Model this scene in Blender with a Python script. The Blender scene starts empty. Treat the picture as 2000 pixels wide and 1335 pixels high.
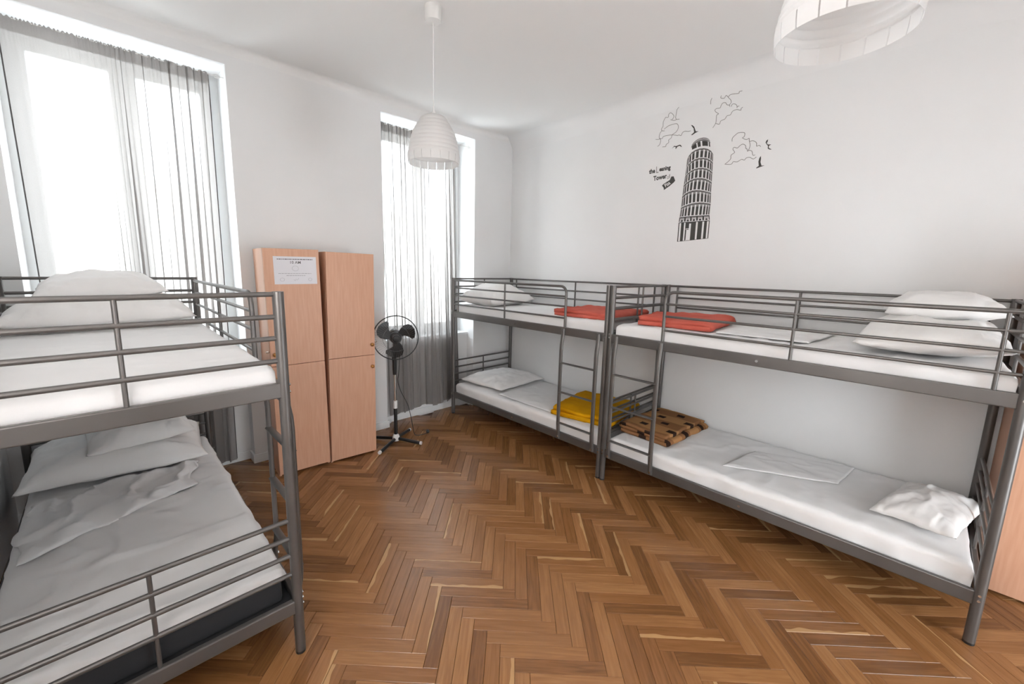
import bpy, bmesh, math, random
from mathutils import Vector, Matrix, noise as mnoise
PI = math.pi
scene = bpy.context.scene
COL = scene.collection

# ------------------------------------------------------------------ camera
F_PX, PPX, PPY = 796.328, 981.946, 653.472          # focal length and principal point for 2000x1335
CAM_R = Vector((0.68474, 0.72847, 0.02153))
CAM_U = Vector((-0.12916, 0.09223, 0.98733))
CAM_F = Vector((-0.71725, 0.67884, -0.15724))
CAM_P = Vector((3.9025, -3.7967, 1.7142))
cd = bpy.data.cameras.new('camera')
cam = bpy.data.objects.new('camera', cd)
COL.objects.link(cam)
cd.sensor_fit = 'HORIZONTAL'; cd.sensor_width = 36.0
cd.lens = F_PX * 36.0 / 2000.0
cd.shift_x = (1000.0 - PPX) / 2000.0
cd.shift_y = (PPY - 667.5) / 2000.0
cd.clip_start = 0.05
m = Matrix.Identity(4)
for i in range(3):
    m[i][0] = CAM_R[i]; m[i][1] = CAM_U[i]; m[i][2] = -CAM_F[i]; m[i][3] = CAM_P[i]
cam.matrix_world = m
scene.camera = cam

# ------------------------------------------------------------------ world, daylight, exposure
world = bpy.data.worlds.new('overcast_sky'); scene.world = world
world.use_nodes = True
bg = world.node_tree.nodes['Background']
bg.inputs[0].default_value = (0.87, 0.945, 1.0, 1)
bg.inputs[1].default_value = 7.8
scene.view_settings.view_transform = 'Standard'
scene.view_settings.look = 'None'
scene.view_settings.gamma = 1.0
scene.view_settings.use_curve_mapping = False
scene.view_settings.exposure = 0.38

def area(name, loc, rot, sx, sy, power, color=(1, 1, 1), portal=False):
    l = bpy.data.lights.new(name, 'AREA'); l.shape = 'RECTANGLE'; l.size = sx; l.size_y = sy
    l.energy = power; l.color = color
    o = bpy.data.objects.new(name, l); COL.objects.link(o)
    o.location = loc; o.rotation_euler = rot
    if portal: l.cycles.is_portal = True
    return o
H = 3.3265                                          # ceiling height
W1 = (-4.22, -3.05); W2 = (-1.79, -0.61); WTOP = 3.20
for k, (a, b) in enumerate((W1, W2)):               # portals guide the sky light through the windows
    area('window_portal', (-0.47, (a + b) / 2, 2.06), (0, -PI / 2, 0), 2.35, b - a + 0.05, 1, portal=True)
# low fill light added out of view, shining in through the added doorway
area('low_fill', (5.95, -1.5, 0.95), (0, PI / 2, 0), 1.6, 0.85, 6, (1.0, 0.95, 0.9))

# added soft fill lamp behind the camera, bounced off the wall and ceiling
area('bounce_fill', (3.5, -3.8, 1.6), Vector((0.10, -0.82, 0.45)).to_track_quat('-Z', 'Y').to_euler(), 0.3, 0.3, 74, (1.0, 0.955, 0.925))

# ------------------------------------------------------------------ helpers
def srgb(r, g, b):
    f = lambda c: (c / 255 / 12.92) if c / 255 <= 0.04045 else ((c / 255 + 0.055) / 1.055) ** 2.4
    return (f(r), f(g), f(b), 1.0)

def mat(name, col, rough=0.6, metal=0.0, spec=0.5):
    mt = bpy.data.materials.new(name); mt.use_nodes = True
    b = mt.node_tree.nodes['Principled BSDF']
    b.inputs['Base Color'].default_value = col
    b.inputs['Roughness'].default_value = rough
    b.inputs['Metallic'].default_value = metal
    b.inputs['Specular IOR Level'].default_value = spec
    return mt

def N(mt, kind, **kw):
    n = mt.node_tree.nodes.new(kind)
    for k, v in kw.items(): setattr(n, k, v)
    return n

def L(mt, a, b): mt.node_tree.links.new(a, b)

def add_noise_colour(mt, c1, c2, scale, stretch=(1, 1, 1), detail=4, bump=0.0, bscale=None, coord='Object'):
    b = mt.node_tree.nodes['Principled BSDF']
    tc = N(mt, 'ShaderNodeTexCoord'); mp = N(mt, 'ShaderNodeMapping'); mp.inputs['Scale'].default_value = stretch
    L(mt, tc.outputs[coord], mp.inputs[0])
    nz = N(mt, 'ShaderNodeTexNoise'); nz.inputs['Scale'].default_value = scale; nz.inputs['Detail'].default_value = detail
    L(mt, mp.outputs[0], nz.inputs['Vector'])
    rp = N(mt, 'ShaderNodeValToRGB'); rp.color_ramp.elements[0].position = 0.3; rp.color_ramp.elements[1].position = 0.7
    rp.color_ramp.elements[0].color = c1; rp.color_ramp.elements[1].color = c2
    L(mt, nz.outputs['Fac'], rp.inputs[0]); L(mt, rp.outputs[0], b.inputs['Base Color'])
    if bump:
        n2 = N(mt, 'ShaderNodeTexNoise'); n2.inputs['Scale'].default_value = bscale or scale * 4; n2.inputs['Detail'].default_value = 3
        L(mt, mp.outputs[0], n2.inputs['Vector'])
        bp = N(mt, 'ShaderNodeBump'); bp.inputs['Strength'].default_value = bump; bp.inputs['Distance'].default_value = 0.002
        L(mt, n2.outputs['Fac'], bp.inputs['Height']); L(mt, bp.outputs[0], b.inputs['Normal'])
    return mt

class MB:
    """collects geometry, build() links it as one mesh object"""
    def __init__(self): self.v = []; self.f = []; self.uv = None
    def add(self, vs, fs):
        o = len(self.v); self.v += [tuple(p) for p in vs]; self.f += [tuple(i + o for i in f) for f in fs]; return self
    def box(self, x0, x1, y0, y1, z0, z1, ch=0.0):
        if ch <= 0:
            vs = [(x, y, z) for z in (z0, z1) for y in (y0, y1) for x in (x0, x1)]
            return self.add(vs, [(0, 2, 3, 1), (4, 5, 7, 6), (0, 1, 5, 4), (1, 3, 7, 5), (3, 2, 6, 7), (2, 0, 4, 6)])
        b = bmesh.new(); bmesh.ops.create_cube(b, size=1)
        for v in b.verts:
            v.co = Vector(((x0 + x1) / 2 + v.co.x * (x1 - x0), (y0 + y1) / 2 + v.co.y * (y1 - y0), (z0 + z1) / 2 + v.co.z * (z1 - z0)))
        bmesh.ops.bevel(b, geom=b.edges[:], offset=ch, segments=2, affect='EDGES', profile=0.5)
        b.verts.index_update()
        self.add([v.co[:] for v in b.verts], [[v.index for v in f.verts] for f in b.faces]); b.free(); return self
    def tube(self, pts, r, seg=10, ry=None, up=None, cap=True):
        """tube along a polyline; r across, ry the other half axis (elliptic section)"""
        pts = [Vector(p) for p in pts]; n = len(pts); ry = ry or r; rings = []
        pu = Vector(up) if up else None
        for i, p in enumerate(pts):
            t = (pts[min(i + 1, n - 1)] - pts[max(i - 1, 0)]).normalized()
            if pu is None:
                pu = Vector((0, 0, 1)) if abs(t.z) < 0.9 else Vector((1, 0, 0))
            a = t.cross(pu).normalized(); b = a.cross(t).normalized(); pu = b
            rings.append([p + a * (r * math.cos(2 * PI * k / seg)) + b * (ry * math.sin(2 * PI * k / seg)) for k in range(seg)])
        vs = [v for rg in rings for v in rg]; fs = []
        for i in range(n - 1):
            for k in range(seg):
                k2 = (k + 1) % seg
                fs.append((i * seg + k, i * seg + k2, (i + 1) * seg + k2, (i + 1) * seg + k))
        if cap: fs.append(tuple(range(seg))[::-1]); fs.append(tuple((n - 1) * seg + k for k in range(seg)))
        return self.add(vs, fs)
    def lathe(self, prof, c=(0, 0, 0), seg=32, axis='z', close=False):
        vs = []; fs = []
        for r, h in prof:
            for k in range(seg):
                a = 2 * PI * k / seg
                p = (r * math.cos(a), r * math.sin(a), h) if axis == 'z' else (h, r * math.cos(a), r * math.sin(a))
                vs.append((p[0] + c[0], p[1] + c[1], p[2] + c[2]))
        n = len(prof)
        for i in range(n if close else n - 1):
            j = (i + 1) % n
            for k in range(seg):
                k2 = (k + 1) % seg
                fs.append((i * seg + k, i * seg + k2, j * seg + k2, j * seg + k))
        return self.add(vs, fs)
    def poly(self, pts, depth):
        """flat outline in the x-z plane with its front at y=0, given thickness toward -y"""
        n = len(pts)
        vs = [(x, 0, z) for x, z in pts] + [(x, -depth, z) for x, z in pts]
        fs = [tuple(range(n)), tuple(range(2 * n - 1, n - 1, -1))] + [(i, (i + 1) % n, n + (i + 1) % n, n + i) for i in range(n)]
        return self.add(vs, fs)
    def build(self, name, material=None, parent=None, smooth=False, recalc=True, uv=None, loc=None):
        me = bpy.data.meshes.new(name); me.from_pydata(self.v, [], self.f)
        if uv is not None:
            ul = me.uv_layers.new(name='UVMap')
            for lp in me.loops: ul.data[lp.index].uv = uv[lp.vertex_index]
        if recalc:
            b = bmesh.new(); b.from_mesh(me); bmesh.ops.recalc_face_normals(b, faces=b.faces[:]); b.to_mesh(me); b.free()
        if smooth:
            me.polygons.foreach_set('use_smooth', [True] * len(me.polygons))
            if smooth != 'full':
                b = bmesh.new(); b.from_mesh(me)
                for e in b.edges:
                    if len(e.link_faces) == 2 and e.calc_face_angle(0) > 0.7: e.smooth = False
                b.to_mesh(me); b.free()
        if material: me.materials.append(material)
        o = bpy.data.objects.new(name, me); COL.objects.link(o)
        if loc: o.location = loc
        if parent: o.parent = parent
        return o

def tag(o, label, cat, group=None, kind=None):
    o['label'] = label; o['category'] = cat
    if group: o['group'] = group
    if kind: o['kind'] = kind
    return o

def thing(name, label, cat, loc=(0, 0, 0), rot=(0, 0, 0), group=None):
    o = bpy.data.objects.new(name, None); COL.objects.link(o)
    o.empty_display_size = 0.1; o.location = loc; o.rotation_euler = rot
    return tag(o, label, cat, group)

def struct(o): o['kind'] = 'structure'; return o

def fbm(x, y, z=0.0, oct=3):
    s = 0; a = 1; f = 1
    for _ in range(oct):
        s += a * mnoise.noise(Vector((x * f, y * f, z + 7.3 * f))); a *= 0.5; f *= 2.03
    return s

# ------------------------------------------------------------------ materials
M_wall = add_noise_colour(mat('white_wall_paint', srgb(236, 236, 236), 0.85, spec=0.2), srgb(233, 233, 233), srgb(238, 238, 238), 1.3, bump=0.06, bscale=60)
M_ceil = mat('white_ceiling_paint', srgb(238, 238, 237), 0.9, spec=0.15)
M_trim = mat('white_gloss_paint', srgb(238, 240, 240), 0.35)
M_metal = add_noise_colour(mat('grey_steel_paint', srgb(98, 95, 93), 0.36, 0.5), srgb(92, 89, 87), srgb(104, 101, 99), 3.0)
M_bolt = mat('zinc_bolt', srgb(205, 205, 205), 0.25, 1.0)
M_sheet = add_noise_colour(mat('white_cotton_sheet', srgb(226, 224, 223), 0.9, spec=0.1), srgb(236, 235, 235), srgb(242, 241, 241), 2.5, bump=0.25, bscale=9)
M_pillow = add_noise_colour(mat('white_pillow_case', srgb(229, 226, 223), 0.9, spec=0.1), srgb(236, 234, 232), srgb(242, 240, 239), 3.0, bump=0.35, bscale=11)
M_core = mat('black_mattress_fabric', srgb(32, 33, 36), 0.85)
M_red = add_noise_colour(mat('coral_fleece', srgb(194, 98, 84), 0.95, spec=0.1), srgb(186, 88, 74), srgb(202, 108, 94), 5, bump=0.4, bscale=120)
M_yellow = add_noise_colour(mat('mustard_fleece', srgb(205, 148, 8), 0.95, spec=0.1), srgb(196, 138, 4), srgb(214, 158, 16), 5, bump=0.4, bscale=120)
M_black = mat('black_plastic', srgb(24, 25, 26), 0.38)
M_whitepl = mat('white_plastic', srgb(225, 224, 222), 0.4)
M_chrome = mat('chrome_tube', srgb(215, 212, 208), 0.16, 1.0)
M_dark = mat('dark_gap', srgb(40, 24, 16), 0.8)
M_vinyl = mat('charcoal_vinyl', srgb(58, 56, 54), 0.6)
M_vinyl2 = mat('grey_vinyl', srgb(128, 125, 122), 0.6)
M_paper = mat('white_paper', srgb(228, 227, 232), 0.8)
M_ink = mat('grey_ink', srgb(96, 94, 98), 0.8)
M_ink2 = mat('pale_grey_ink', srgb(172, 170, 176), 0.8)
M_brass = mat('brass_lock', srgb(168, 120, 66), 0.35, 0.7)
M_facade = mat('pale_render', srgb(225, 222, 214), 0.9)

def beech(name, c1, c2):
    mt = mat(name, c1, 0.42, spec=0.45)
    return add_noise_colour(mt, c1, c2, 14, stretch=(5, 5, 0.35), detail=6)
M_beech = beech('beech_laminate', srgb(202, 153, 124), srgb(211, 164, 136))

# sheer grey curtain: woven yarns let part of the light straight through, the rest is scattered
def sheer(name, through, col):
    mt = bpy.data.materials.new(name); mt.use_nodes = True; nt = mt.node_tree; nt.nodes.clear()
    out = N(mt, 'ShaderNodeOutputMaterial')
    tr = N(mt, 'ShaderNodeBsdfTransparent'); tl = N(mt, 'ShaderNodeBsdfTranslucent'); df = N(mt, 'ShaderNodeBsdfDiffuse')
    tl.inputs[0].default_value = col; df.inputs[0].default_value = col
    tc = N(mt, 'ShaderNodeTexCoord'); nz = N(mt, 'ShaderNodeTexNoise'); nz.inputs['Scale'].default_value = 220; nz.inputs['Detail'].default_value = 2
    L(mt, tc.outputs['Object'], nz.inputs['Vector'])
    mr = N(mt, 'ShaderNodeMapRange'); mr.inputs['To Min'].default_value = through - 0.05; mr.inputs['To Max'].default_value = through + 0.05
    L(mt, nz.outputs['Fac'], mr.inputs['Value'])
    m1 = N(mt, 'ShaderNodeMixShader'); m1.inputs[0].default_value = 0.5
    L(mt, tl.outputs[0], m1.inputs[1]); L(mt, df.outputs[0], m1.inputs[2])
    m2 = N(mt, 'ShaderNodeMixShader'); L(mt, mr.outputs[0], m2.inputs[0])
    L(mt, m1.outputs[0], m2.inputs[1]); L(mt, tr.outputs[0], m2.inputs[2]); L(mt, m2.outputs[0], out.inputs[0])
    return mt
M_curtain = sheer('sheer_grey_curtain', 0.20, srgb(172, 168, 166))
M_hem = sheer('curtain_hem', 0.06, srgb(120, 116, 115))

M_glass = bpy.data.materials.new('window_glass'); M_glass.use_nodes = True
_nt = M_glass.node_tree; _nt.nodes.clear()
_o = N(M_glass, 'ShaderNodeOutputMaterial'); _t = N(M_glass, 'ShaderNodeBsdfTransparent'); _g = N(M_glass, 'ShaderNodeBsdfGlossy')
_g.inputs['Roughness'].default_value = 0.02; _mx = N(M_glass, 'ShaderNodeMixShader'); _mx.inputs[0].default_value = 0.05
L(M_glass, _t.outputs[0], _mx.inputs[1]); L(M_glass, _g.outputs[0], _mx.inputs[2]); L(M_glass, _mx.outputs[0], _o.inputs[0])

M_shade = bpy.data.materials.new('translucent_white_plastic'); M_shade.use_nodes = True
_nt = M_shade.node_tree; _nt.nodes.clear()
_o = N(M_shade, 'ShaderNodeOutputMaterial'); _t = N(M_shade, 'ShaderNodeBsdfTranslucent'); _d = N(M_shade, 'ShaderNodeBsdfPrincipled')
_t.inputs[0].default_value = srgb(238, 238, 238); _d.inputs['Base Color'].default_value = srgb(236, 235, 234); _d.inputs['Roughness'].default_value = 0.45
_mx = N(M_shade, 'ShaderNodeMixShader'); _mx.inputs[0].default_value = 0.55
L(M_shade, _t.outputs[0], _mx.inputs[1]); L(M_shade, _d.outputs[0], _mx.inputs[2]); L(M_shade, _mx.outputs[0], _o.inputs[0])

def oak(name, island):
    """oak parquet: tone differs from plank to plank, grain runs along the plank, some have a pale sapwood edge"""
    mt = mat(name, (0.3, 0.15, 0.05, 1), 0.3); b = mt.node_tree.nodes['Principled BSDF']
    if island:
        rs = N(mt, 'ShaderNodeNewGeometry').outputs['Random Per Island']
    else:
        rs = N(mt, 'ShaderNodeObjectInfo').outputs['Random']
    uv = N(mt, 'ShaderNodeUVMap'); sp = N(mt, 'ShaderNodeSeparateXYZ'); L(mt, uv.outputs[0], sp.inputs[0])
    def math_(op, a, c):
        n = N(mt, 'ShaderNodeMath', operation=op)
        for i, s in enumerate((a, c)):
            if isinstance(s, (int, float)): n.inputs[i].default_value = s
            else: L(mt, s, n.inputs[i])
        return n.outputs[0]
    cx = math_('ADD', sp.outputs[0], math_('MULTIPLY', rs, 57.0))
    cy = math_('ADD', sp.outputs[1], math_('MULTIPLY', rs, 31.0))
    cb = N(mt, 'ShaderNodeCombineXYZ'); L(mt, cx, cb.inputs[0]); L(mt, cy, cb.inputs[1])
    mp = N(mt, 'ShaderNodeMapping'); mp.inputs['Scale'].default_value = (3.0, 42.0, 1); L(mt, cb.outputs[0], mp.inputs[0])
    nz = N(mt, 'ShaderNodeTexNoise'); nz.inputs['Scale'].default_value = 1.6; nz.inputs['Detail'].default_value = 6; nz.inputs['Distortion'].default_value = 0.6
    L(mt, mp.outputs[0], nz.inputs['Vector'])
    rp = N(mt, 'ShaderNodeValToRGB'); e = rp.color_ramp.elements
    e[0].position = 0.0; e[0].color = srgb(108, 72, 42); e[1].position = 1.0; e[1].color = srgb(186, 146, 104)
    for p, c in ((0.22, srgb(128, 86, 50)), (0.55, srgb(141, 98, 60)), (0.85, srgb(158, 114, 74))):
        q = e.new(p); q.color = c
    w2 = N(mt, 'ShaderNodeTexWhiteNoise', noise_dimensions='1D'); L(mt, rs, w2.inputs['W'])
    tone = math_('ADD', math_('MULTIPLY', w2.outputs['Value'], 0.70), math_('MULTIPLY', math_('SUBTRACT', nz.outputs['Fac'], 0.5), 0.85))
    L(mt, tone, rp.inputs[0])
    # sapwood edge
    w3 = N(mt, 'ShaderNodeTexWhiteNoise', noise_dimensions='1D'); L(mt, math_('MULTIPLY', rs, 917.0), w3.inputs['W'])
    n3 = N(mt, 'ShaderNodeTexNoise'); n3.inputs['Scale'].default_value = 5.0; L(mt, cb.outputs[0], n3.inputs['Vector'])
    edge = math_('ADD', sp.outputs[1], math_('MULTIPLY', math_('SUBTRACT', n3.outputs['Fac'], 0.5), 0.07))
    has = math_('GREATER_THAN', w3.outputs['Value'], 0.86)
    near = math_('GREATER_THAN', edge, 0.019)
    mx = N(mt, 'ShaderNodeMix', data_type='RGBA'); L(mt, math_('MULTIPLY', has, math_('MULTIPLY', near, 0.65)), mx.inputs[0])
    L(mt, rp.outputs[0], mx.inputs[6]); mx.inputs[7].default_value = srgb(192, 152, 106)
    L(mt, mx.outputs[2], b.inputs['Base Color'])
    L(mt, math_('ADD', 0.17, math_('MULTIPLY', nz.outputs['Fac'], 0.14)), b.inputs['Roughness'])
    bp = N(mt, 'ShaderNodeBump'); bp.inputs['Strength'].default_value = 0.12; bp.inputs['Distance'].default_value = 0.001
    L(mt, nz.outputs['Fac'], bp.inputs['Height']); L(mt, bp.outputs[0], b.inputs['Normal'])
    return mt
M_oak = oak('oak_parquet', False); M_oak2 = oak('oak_parquet_field', True)

# ------------------------------------------------------------------ room shell
XB, YN = 5.6, -4.40                                   # wall behind the camera, wall at the left
T = 0.45
w = MB()
for a, b in ((YN - 0.2, W1[0]), (W1[1], W2[0]), (W2[1], 0.2)):
    w.box(-T, 0, a, b, -0.1, H + 0.1)
for a, b in (W1, W2):
    w.box(-T, 0, a, b, WTOP, H + 0.1)
    w.box(-T, -0.13, a, b, -0.1, 0.90)
struct(w.build('wall_left', M_wall))
struct(MB().box(0, XB + 0.2, 0, 0.2, -0.1, H + 0.1).build('wall_right', M_wall))
struct(MB().box(0, XB + 0.2, YN - 0.2, YN, -0.1, H + 0.1).build('wall_near', M_wall))
DY = (-1.98, -1.02)
struct(MB().box(XB, XB + 0.2, YN, DY[0], -0.1, H + 0.1).box(XB, XB + 0.2, DY[1], 0, -0.1, H + 0.1).box(XB, XB + 0.2, DY[0], DY[1], 2.05, H + 0.1).build('wall_back', M_wall))
struct(MB().box(-T, XB + 0.2, YN - 0.2, 0.2, H, H + 0.12).build('ceiling', M_ceil))
floor = struct(MB().box(-0.2, XB + 0.6, YN - 0.1, 0.1, -0.10, -0.020).build('floor', mat('subfloor', srgb(70, 44, 24), 0.9)))

# plaster cove where walls meet ceiling
def cove(pts_dir, name, r, material):
    mb = MB()
    (ax, ay), (bx, by), (nx, ny) = pts_dir
    # profile: distance from wall, drop from ceiling (concave)
    prof = [(0.0, 0.0)] + [(r * (1 - math.cos(a)), r * (1 - math.sin(a))) for a in [PI / 2 * k / 8 for k in range(9)]]
    vs = []
    for (px, py) in ((ax, ay), (bx, by)):
        for d, h in prof: vs.append((px + nx * d, py + ny * d, H - h))
    n = len(prof); fs = [(i, (i + 1) % n, n + (i + 1) % n, n + i) for i in range(n)] + [tuple(range(n)), tuple(range(n, 2 * n))]
    mb.add(vs, fs); return struct(mb.build(name, material, smooth=True))
cove(((0, YN), (0, 0), (1, 0)), 'trim_1', 0.06, M_ceil)
cove(((0, 0), (XB, 0), (0, -1)), 'trim_2', 0.16, M_wall)

# baseboards
bb = MB(); h = 0.075
for a, b in ((YN, W1[0]), (W1[1], W2[0]), (W2[1], 0)): bb.box(0, 0.014, a, b, 0, h)
for a, b in (W1, W2):
    bb.box(-0.13, -0.116, a, b, 0, h); bb.box(-0.13, 0.014, a - 0.0, a + 0.014, 0, h); bb.box(-0.13, 0.014, b - 0.014, b, 0, h)
struct(bb.build('baseboard_left', M_trim))
struct(MB().box(0, XB, -0.014, 0, 0, h).build('baseboard_right', M_trim))

# windows: frame, two casements with panes, sill board
def window(n, a, b):
    root = struct(MB().box(-0.40, -0.32, a, a + 0.075, 0.93, WTOP).box(-0.40, -0.32, b - 0.075, b, 0.93, WTOP)
                  .box(-0.40, -0.32, a + 0.075, b - 0.075, WTOP - 0.09, WTOP).box(-0.40, -0.32, a + 0.075, b - 0.075, 0.93, 1.0).build('window_%d' % n, M_trim))
    MB().box(-0.45, -0.115, a, b, 0.90, 0.93, 0.004).build('window_sill', M_trim, root)
    mid = (a + b) / 2
    for y0, y1 in ((a + 0.06, mid + 0.002), (mid + 0.004, b - 0.06)):
        c = MB(); s = 0.07; z0, z1 = 0.985, WTOP - 0.075
        c.box(-0.375, -0.30, y0, y0 + s, z0, z1, 0.004).box(-0.375, -0.30, y1 - s, y1, z0, z1, 0.004)
        c.box(-0.372, -0.303, y0 + s, y1 - s, z1 - s - 0.02, z1, 0.004).box(-0.372, -0.303, y0 + s, y1 - s, z0, z0 + s, 0.004)
        cs = c.build('casement', M_trim, root)
        MB().box(-0.344, -0.339, y0 + s, y1 - s, z0 + s, z1 - s - 0.02).build('pane', M_glass, cs)
    MB().box(-0.30, -0.285, mid - 0.012, mid + 0.012, 1.7, 1.82, 0.003).tube([(-0.285, mid, 1.76), (-0.25, mid, 1.76), (-0.245, mid, 1.75), (-0.245, mid, 1.66)], 0.008).build('window_handle', M_trim, root)
window(1, *W1); window(2, *W2)

# unseen doorway added in the back wall to let the low fill in
d = MB()
for y0, y1 in ((DY[0] - 0.07, DY[0]), (DY[1], DY[1] + 0.07)): d.box(XB - 0.02, XB + 0.2, y0, y1, 0, 2.12)
d.box(XB - 0.02, XB + 0.2, DY[0], DY[1], 2.05, 2.12)
struct(d.build('added_doorway', M_trim))

# house across the street, seen as a bright haze through the curtains
fb = thing('apartment_building', 'pale rendered house front across the street behind the sheer curtains', 'building', (-14, -2.5, -12))
MB().box(-6, 0, -22, 22, 0, 16.0).build('facade', M_facade, fb)
MB().box(-6, 0.35, -22, 22, 16.0, 16.25).build('cornice', M_facade, fb)

# ------------------------------------------------------------------ herringbone parquet
PW, PL = 0.0663, 0.400
pm = MB(); g = 0.0007; c = 0.0012
hl, hw = PL / 2 - g, PW / 2 - g
pv = [(sx * hl, sy * hw, -0.018) for sx, sy in ((-1, -1), (1, -1), (1, 1), (-1, 1))] + \
     [(sx * hl, sy * hw, -c) for sx, sy in ((-1, -1), (1, -1), (1, 1), (-1, 1))] + \
     [(sx * (hl - c), sy * (hw - c), 0) for sx, sy in ((-1, -1), (1, -1), (1, 1), (-1, 1))]
pf = [(8, 9, 10, 11)] + [(i, (i + 1) % 4, 4 + (i + 1) % 4, 4 + i) for i in range(4)] + [(4 + i, 4 + (i + 1) % 4, 8 + (i + 1) % 4, 8 + i) for i in range(4)]
pm.add(pv, pf)
uvs = [(x, y) for x, y, z in pv]
plank0 = pm.build('plank', M_oak, floor, uv=uvs)
rng = random.Random(5)
planks = []
s2 = math.sqrt(0.5)
ox, oy = 2.158, -2.650                               # a step corner measured on the floor
for i in range(-80, 81):
    for j in range(-9, 10):
        for kind in (0, 1):
            # (a, b) frame: a along (1,1), b along (1,-1)
            if kind == 0: a, b = PL / 2, PW / 2
            else: a, b = PL + PW / 2, PW - PL / 2
            a += i * PW + j * PL; b += i * PW - j * PL
            x = ox + (a + b) * s2; y = oy + (a - b) * s2
            if -0.12 < x < XB + 0.1 and YN - 0.15 < y < 0.15:
                planks.append((x, y, PI / 4 if kind == 0 else -PI / 4))
def screen(x, y, z=0.0):
    d = Vector((x, y, z)) - CAM_P; zz = d.dot(CAM_F)
    if zz < 0.2: return None
    return PPX + F_PX * d.dot(CAM_R) / zz, PPY - F_PX * d.dot(CAM_U) / zz, zz
def shown(p):
    s = screen(p[0], p[1])
    if not s or not (-30 < s[0] < 2030 and s[1] < 1365): return 0
    x, y = p[:2]
    if x < 0.42 and y < -2.15 and y > -3.0: return 0          # under the lockers
    if y > -0.55 and x < 4.2: return 0                        # behind the long beds
    if x < 2.0 and y < -3.5: return 0
    return 1.0 / s[2] ** 3
planks.sort(key=lambda p: -shown(p))
rest = MB(); ruv = []
first = True
for n_, (x, y, a) in enumerate(planks):
    dz = rng.uniform(-0.0005, 0.0); tz = rng.uniform(-0.002, 0.002); fl = PI if rng.random() < 0.5 else 0
    if n_ < 300:
        o = plank0 if first else plank0.copy()
        if not first: COL.objects.link(o); o.parent = floor
        first = False
        o.location = (x, y, dz); o.rotation_euler = (tz * 0.3, 0, a + fl)
    else:
        ca, sa = math.cos(a + fl), math.sin(a + fl)
        rest.add([(x + px * ca - py * sa, y + px * sa + py * ca, pz + dz) for px, py, pz in pv], pf); ruv += uvs
fr = rest.build('parquet_field', M_oak2, floor, uv=ruv, recalc=False); fr['kind'] = 'stuff'

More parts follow.
